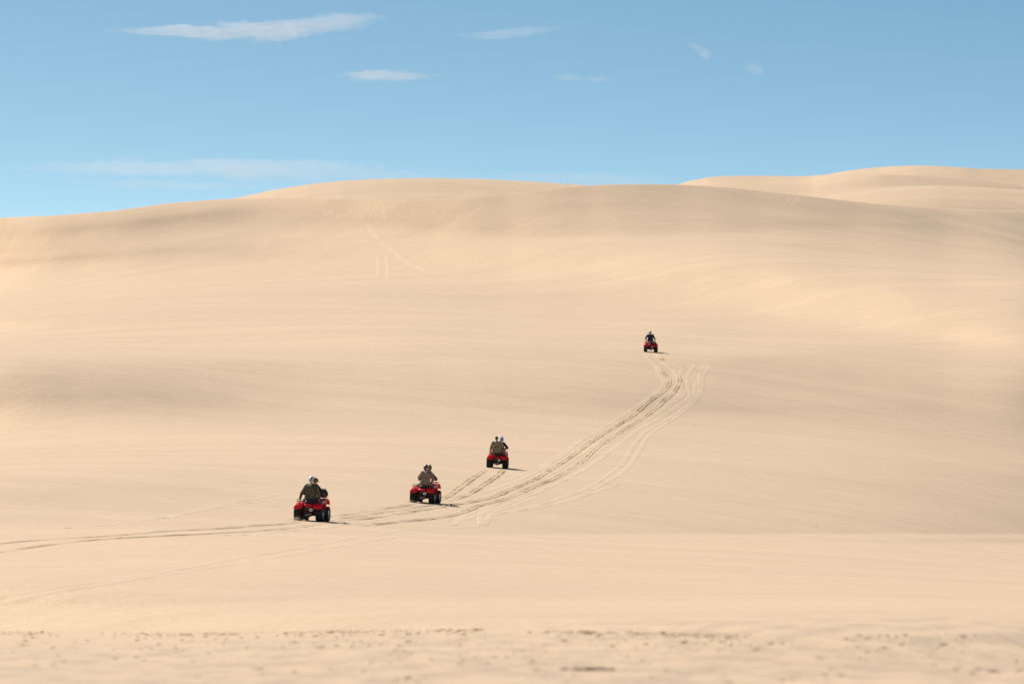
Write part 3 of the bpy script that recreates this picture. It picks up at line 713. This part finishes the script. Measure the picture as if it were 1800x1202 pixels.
M_taupe = mat('taupe_jacket', (.19, .135, .10), .9, 0, (9, (.27, .20, .15), .4, .7), (70, .3))
M_khaki = mat('khaki_camouflage', (.42, .34, .21), .9, 0, (11, (.17, .15, .08), .42, .58))
M_camo = mat('tan_camouflage', (.46, .35, .22), .9, 0, (17, (.085, .075, .038), .40, .60, (.48, (.22, .165, .09)), (.54, (.13, .12, .055))), (60, .25))
M_navy = mat('navy_jacket', (.007, .011, .030), .8, 0, (8, (.012, .018, .045), .4, .7), (60, .3))
M_blk = mat('black_cloth', (.010, .010, .013), .85, 0, (8, (.02, .02, .024), .4, .7))
M_jean = mat('dark_trousers', (.03, .032, .045), .9, 0, (9, (.05, .05, .06), .4, .7))
M_lgrey = mat('light_grey_trousers', (.50, .49, .47), .9, 0, (9, (.38, .37, .36), .4, .7))
M_hair = mat('dark_hair', (.012, .009, .007), .6, 0, None, (90, .6))
M_hairb = mat('brown_hair', (.05, .03, .018), .6, 0, None, (90, .6))
M_capg = mat('green_cap', (.035, .060, .028), .85, 0, (12, (.06, .085, .04), .4, .7))
M_bean = mat('olive_beanie', (.115, .075, .018), .9, 0, (14, (.17, .115, .03), .4, .7), (50, .4))
M_hw = mat('white_helmet', (.66, .66, .67), .35)
M_hb = mat('black_helmet', (.03, .035, .045), .22)
M_hbl = mat('blue_paint', (.035, .06, .42), .25)
M_hlb = mat('pale_blue_paint', (.45, .58, .80), .25)
M_hp = mat('purple_paint', (.13, .03, .42), .25)
M_hr = mat('red_paint', (.60, .02, .05), .25)
M_hk = mat('black_paint', (.02, .015, .02), .3)
def legs(p, spread=.27, pas=False):
    y0 = .38 if pas else .62; zf = .40
    for s_, n_ in ((-1, 'l'), (1, 'r')):
        p['kn_' + n_] = (s_ * spread, p['pelvis'][1] + (.34 if not pas else .30), .86 if not pas else .82)
        p['an_' + n_] = (s_ * (.30 if not pas else .34), p['pelvis'][1] + .36 if not pas else p['pelvis'][1] + .26, .42)
        p['to_' + n_] = (s_ * .32, (p['pelvis'][1] + .55) if not pas else p['pelvis'][1] + .44, .37)
    return p
def driver_pose(hx=0., lean=0., zoff=0.):
    p = dict(pelvis=(lean * .2, .33, .93 + zoff), chest=(lean * .8, .43, 1.26 + zoff), neck=(lean, .49, 1.49 + zoff), head=(hx, .53, 1.61 + zoff),
             sh_l=(-.19 + lean, .46, 1.38 + zoff), sh_r=(.19 + lean, .46, 1.38 + zoff), el_l=(-.37 + lean, .58, 1.16 + zoff), el_r=(.37 + lean, .58, 1.16 + zoff),
             wr_l=(-.37, .74, 1.08), wr_r=(.37, .74, 1.08), hd_l=(-.05, 1, .05), hd_r=(.05, 1, .05), pn_l=(0, 0, -1), pn_r=(0, 0, -1), curl=1.6)
    return legs(p)
GR = 'people riding the quad bikes'
# 1st bike
p = driver_pose(-.04, -.02, .02)
person(MATS[0], 'driver in a white helmet with black stripe, behind the man in the green cap', GR, p, M_skin, M_blk, M_jean, 'helmet', M_hw,
       [(M_hk, [((.02, -1, .15), (.017, .05)), ((.02, -.9, .55), (.03, .022)), ((.02, -1, .35), (.022, .03))]), (M_hr, [((-.05, -.8, .75), (.028, .012)), ((.1, -.9, .72), (.02, .012)), ((-.75, -.75, -.55), (.03, .028))]), (M_hp, [((-.45, -1, -.5), (.05, .034)), ((-.9, -.55, -.2), (.03, .03))])])
p = legs(dict(pelvis=(.02, -.04, .93), chest=(.05, .0, 1.24), neck=(.10, .02, 1.47), head=(.20, .05, 1.585), sh_l=(-.15, .0, 1.37), sh_r=(.26, .0, 1.35), el_l=(-.32, -.02, 1.10), el_r=(.33, .04, 1.07),
              wr_l=(-.36, -.12, .895), wr_r=(.38, .02, .90), hd_l=(-.1, -.2, -1), hd_r=(.15, .1, -1), pn_l=(1, 0, .2), pn_r=(-1, 0, .2), turn=-.95, tilt=.22, nod=-.25, curl=1.0, w=1.08), .27, True)
person(MATS[0], 'passenger in an olive jacket and green peaked cap on the nearest quad bike', GR, p, M_skin, M_olive, M_jean, 'cap', M_capg, M_hairb, folds=.035)
# 2nd bike
p = driver_pose(-.02, .02, .02); p['el_r'] = (.46, .55, 1.14); p['wr_r'] = (.40, .74, 1.10)
person(MATS[1], 'driver in a black and red helmet mostly hidden behind the taupe hooded jacket', GR, p, M_glove, M_olive, M_jean, 'helmet', M_hb, [(M_hw, [((-.15, -.9, .5), (.035, .02))]), (M_hr, [((-.5, -1, -.5), (.05, .03)), ((.2, -1, -.4), (.03, .02))])])
p = legs(dict(pelvis=(.05, -.04, .94), chest=(.14, .0, 1.27), neck=(.20, .03, 1.50), head=(.25, .06, 1.62), sh_l=(-.06, .0, 1.41), sh_r=(.34, .0, 1.38), el_l=(-.22, .06, 1.14), el_r=(.42, .08, 1.11),
              wr_l=(-.10, .22, 1.08), wr_r=(.34, .26, 1.05), turn=-.2, tilt=.1, nod=-.1, curl=.8, w=1.08), .33, True)
person(MATS[1], 'passenger in a taupe hooded jacket and pointed olive beanie', GR, p, M_skin, M_taupe, M_khaki, 'hood', M_bean, folds=.03)
# 3rd bike
p = driver_pose(.17, .10, .0); p['el_r'] = (.50, .60, 1.14)
person(MATS[2], 'driver in a white and blue helmet and black top leaning out beside the camouflage jacket', GR, p, M_skin, M_blk, M_jean, 'helmet', M_hlb, [(M_hw, [((-.3, -.75, .8), (.05, .03)), ((.4, -.8, .5), (.04, .02))]), (M_hbl, [((.1, -1, -.15), (.06, .022)), ((.5, -.9, -.5), (.05, .03)), ((-.5, -1, -.3), (.04, .02))]), (M_hk, [((.2, -1, -.75), (.05, .025))])])
p = legs(dict(pelvis=(-.03, -.04, .94), chest=(-.03, .0, 1.27), neck=(-.05, .01, 1.52), head=(-.07, .02, 1.645), sh_l=(-.25, .0, 1.41), sh_r=(.19, .0, 1.41), el_l=(-.37, .04, 1.12), el_r=(.33, .04, 1.10),
              wr_l=(-.40, .0, .92), wr_r=(.40, -.02, .91), hd_l=(-.1, -.1, -1), hd_r=(.2, -.2, -1), pn_l=(1, 0, .2), pn_r=(-1, 0, .2), turn=.05, nod=-.05, curl=.9, w=1.25), .36, True)
person(MATS[2], 'bareheaded dark-haired passenger in a tan camouflage jacket', GR, p, M_skin, M_camo, M_camo, 'hair', M_hair, folds=.035)
# 4th bike
p = driver_pose(-.08, -.05, .04)
p['pelvis'] = (-.04, .20, .95); p['chest'] = (-.05, .30, 1.31); p['neck'] = (-.07, .36, 1.54); p['head'] = (-.08, .38, 1.67); p['sh_l'] = (-.26, .32, 1.44); p['sh_r'] = (.16, .32, 1.44); p['el_l'] = (-.43, .45, 1.19); p['el_r'] = (.30, .45, 1.19)
p['wr_l'] = (-.39, .68, 1.10); p['wr_r'] = (.38, .68, 1.10); p['w'] = 1.15; legs(p, .30)
person(MATS[3], 'lone rider in a navy jacket and white helmet on the farthest quad bike', GR, p, M_skin, M_navy, M_lgrey, 'helmet', M_hw, [(M_hk, [((0, -1, -.55), (.11, .055)), ((-.7, -.8, -.55), (.07, .055)), ((.7, -.8, -.55), (.07, .055))])], folds=.03)
# a black bag strapped on the nearest bike's front rack
bag = empty('duffel_bag'); bag.matrix_world = MATS[0]; tag(bag, 'stuffed black bag strapped on the front rack of the nearest quad bike', 'bag')
m_ = MB(); m_.ell((.27, 1.22, 1.13), (.18, .17, .165), None, 20, 14, lambda d: 1 + .12 * mn.noise(d * 2.2)); m_.caps((.18, 1.22, 1.12), (.36, 1.24, 1.08), .12, .11, 14)
remesh(m_.build('bag_body', M_blk, bag), .012, 3, (.08, .03))
m_ = MB(); m_.ell((.21, 1.12, 1.235), (.09, .08, .05), None, 14, 10); m_.build('painted_bag_highlight', M_grey, bag)  # grey lump painted in as the highlight on the bag's upper left
m_ = MB(); 
for x in (.18, .36): m_.tube([(x, 1.05, .96), (x, 1.03, 1.12), (x, 1.12, 1.27), (x, 1.22, 1.31), (x, 1.32, 1.27), (x, 1.42, 1.12), (x, 1.42, .97)], .006)
m_.build('strap', M_black, bag)
# ---------------------------------------------------------------- clouds: thin wisps of real vapour several kilometres off
def cloud_mat(dens):
    m = bpy.data.materials.new('cloud_vapour'); m.use_nodes = True; t = m.node_tree; t.nodes.clear()
    o = t.nodes.new('ShaderNodeOutputMaterial'); v = t.nodes.new('ShaderNodeVolumePrincipled'); v.inputs['Color'].default_value = (.97, .93, .92, 1)
    v.inputs['Density'].default_value = dens; v.inputs['Anisotropy'].default_value = .2; t.links.new(v.outputs[0], o.inputs['Volume']); return m
CY = 9000.
def cloud(label, blobs, dens=.004, thick=220., seed=0):
    """one closed wisp: its depth along Y swells smoothly from nothing at a ragged rim. blobs: (u, v, half width, half height, tilt)"""
    us_ = [b[0] for b in blobs]; u0 = min(b[0] - b[2] * 1.25 for b in blobs); u1 = max(b[0] + b[2] * 1.25 for b in blobs)
    v0 = min(b[1] - b[3] * 1.9 - abs(b[4]) * b[2] for b in blobs); v1 = max(b[1] + b[3] * 1.9 + abs(b[4]) * b[2] for b in blobs)
    nu, nv = 140, 60; T = np.zeros((nu, nv)); k = CY / F; su = u1 - u0
    for i in range(nu):
        for j in range(nv):
            u = u0 + (u1 - u0) * i / (nu - 1); v = v0 + (v1 - v0) * j / (nv - 1); t = 0.
            for (bu, bv, bw, bh, tl) in blobs:
                n1 = mn.noise(Vector((u * .012, v * .05, seed))) ; n2 = mn.noise(Vector((u * .05, v * .16, seed + 9.))) + .6 * mn.noise(Vector((u * .13, v * .4, seed + 2.)))
                x = (u - bu) / (bw * 1.15); y = (v - bv - tl * (u - bu) + n1 * bh * .5) / (1.35 * bh * (1 - .35 * min(1, x * x)))
                r = x * x + y * y; t += max(0., 1 - r * (1 + .6 * n2)) ** 2.8
            T[i, j] = t * (1 + .7 * mn.noise(Vector((u * .02, v * .12, seed + 4.))))
    T[0] = T[-1] = 0; T[:, 0] = T[:, -1] = 0
    T = 1.5 * (1 - np.exp(-T * .38)) * .9; M2 = T > 1e-4
    mb = MB(); ids = {}
    def vid(i, j, s_):
        th = T[i, j] * thick * .5
        if th <= .01: s_ = 0; th = 0
        key = (i, j, s_)
        if key not in ids:
            u = u0 + (u1 - u0) * i / (nu - 1); v = v0 + (v1 - v0) * j / (nv - 1)
            ids[key] = len(mb.v); mb.v.append((CY * atan_(u, v), CY + s_ * th, CAMZ + CY * etan(v)))
        return ids[key]
    for i in range(nu - 1):
        for j in range(nv - 1):
            if M2[i, j] or M2[i+1, j] or M2[i, j+1] or M2[i+1, j+1]:
                f_ = [vid(i, j, -1), vid(i+1, j, -1), vid(i+1, j+1, -1), vid(i, j+1, -1)]; b_ = [vid(i, j+1, 1), vid(i+1, j+1, 1), vid(i+1, j, 1), vid(i, j, 1)]
                mb.f.append(tuple(f_[::-1])); mb.f.append(tuple(b_[::-1]))
    o = mb.build('cloud', cloud_mat(dens)); return tag(o, label, 'cloud', 'thin clouds in the blue sky')
cloud('longest white cloud, upper left, with a wing rising to the right', [(430, 57, 150, 17, 0), (350, 55, 150, 9, .0), (490, 62, 70, 12, -.05), (590, 39, 92, 15, -.10), (290, 54, 100, 7, 0), (480, 46, 120, 11, -.02)], .0052, 230, 1)
cloud('small white lens-shaped cloud left of centre, below the longest one', [(685, 134, 88, 10, .0), (650, 132, 55, 6, 0)], .0062, 190, 2)
cloud('faint streak of cloud at upper centre, rising gently to the right', [(910, 57, 105, 8, -.08), (860, 62, 55, 5, -.02)], .0026, 180, 3)
cloud('little slanting wisp of cloud right of centre, the brighter of the two right-hand wisps', [(1228, 88, 24, 9, .55), (1240, 97, 14, 8, .2)], .0038, 110, 4)
cloud('little faint wisp of cloud farthest to the right', [(1325, 121, 22, 9, .2), (1335, 124, 10, 7, .3)], .0027, 100, 5)
cloud('small faint smudge of cloud between the lens-shaped cloud and the slanting wisp', [(1000, 136, 30, 8, .05), (1050, 141, 34, 5, .0)], .0032, 110, 6)
cloud('broad hazy band of cloud low over the left dune crest', [(330, 296, 300, 16, .02), (520, 304, 330, 17, .02), (420, 290, 280, 10, 0), (300, 325, 230, 6, .03), (190, 297, 180, 10, .01)], .0024, 240, 7)
cloud('pale low haze of cloud just above the middle of the dune crest', [(1000, 313, 230, 9, .01), (1080, 320, 120, 7, 0)], .0018, 200, 8)

# ---------------------------------------------------------------- sand thrown up by the rear wheels
md = bpy.data.materials.new('sand_dust'); md.use_nodes = True; t_ = md.node_tree; t_.nodes.clear()
o_ = t_.nodes.new('ShaderNodeOutputMaterial'); v_ = t_.nodes.new('ShaderNodeVolumePrincipled'); v_.inputs['Color'].default_value = (.88, .70, .50, 1); v_.inputs['Density'].default_value = .9; t_.links.new(v_.outputs[0], o_.inputs['Volume'])
for k, (M_, x0, sc, lb) in enumerate(((MATS[0], -.44, 1., 'low puff of sand dust behind the left rear wheel of the nearest quad bike'), (MATS[1], -.40, .8, 'low puff of sand dust behind the second quad bike'), (MATS[3], .38, .7, 'faint puff of sand dust behind the farthest quad bike'))):
    mb = MB(); R3 = random.Random(k + 40)
    for i in range(14):
        a = i / 13; c = M_ @ Vector((x0 + R3.gauss(0, .10) * (1 + a), -.30 - a * .6 * sc, .03 + R3.uniform(0, .12) * (1 - .5 * a)))
        mb.ell(c, (.13 * sc, .16 * sc, .085 * sc * R3.uniform(.6, 1.2)), None, 10, 6, lambda d: 1 + .4 * mn.noise(d * 2.3 + c))
    o = mb.build('dust', md); remesh(o, .02, 4); tag(o, lb, None, None, 'stuff')
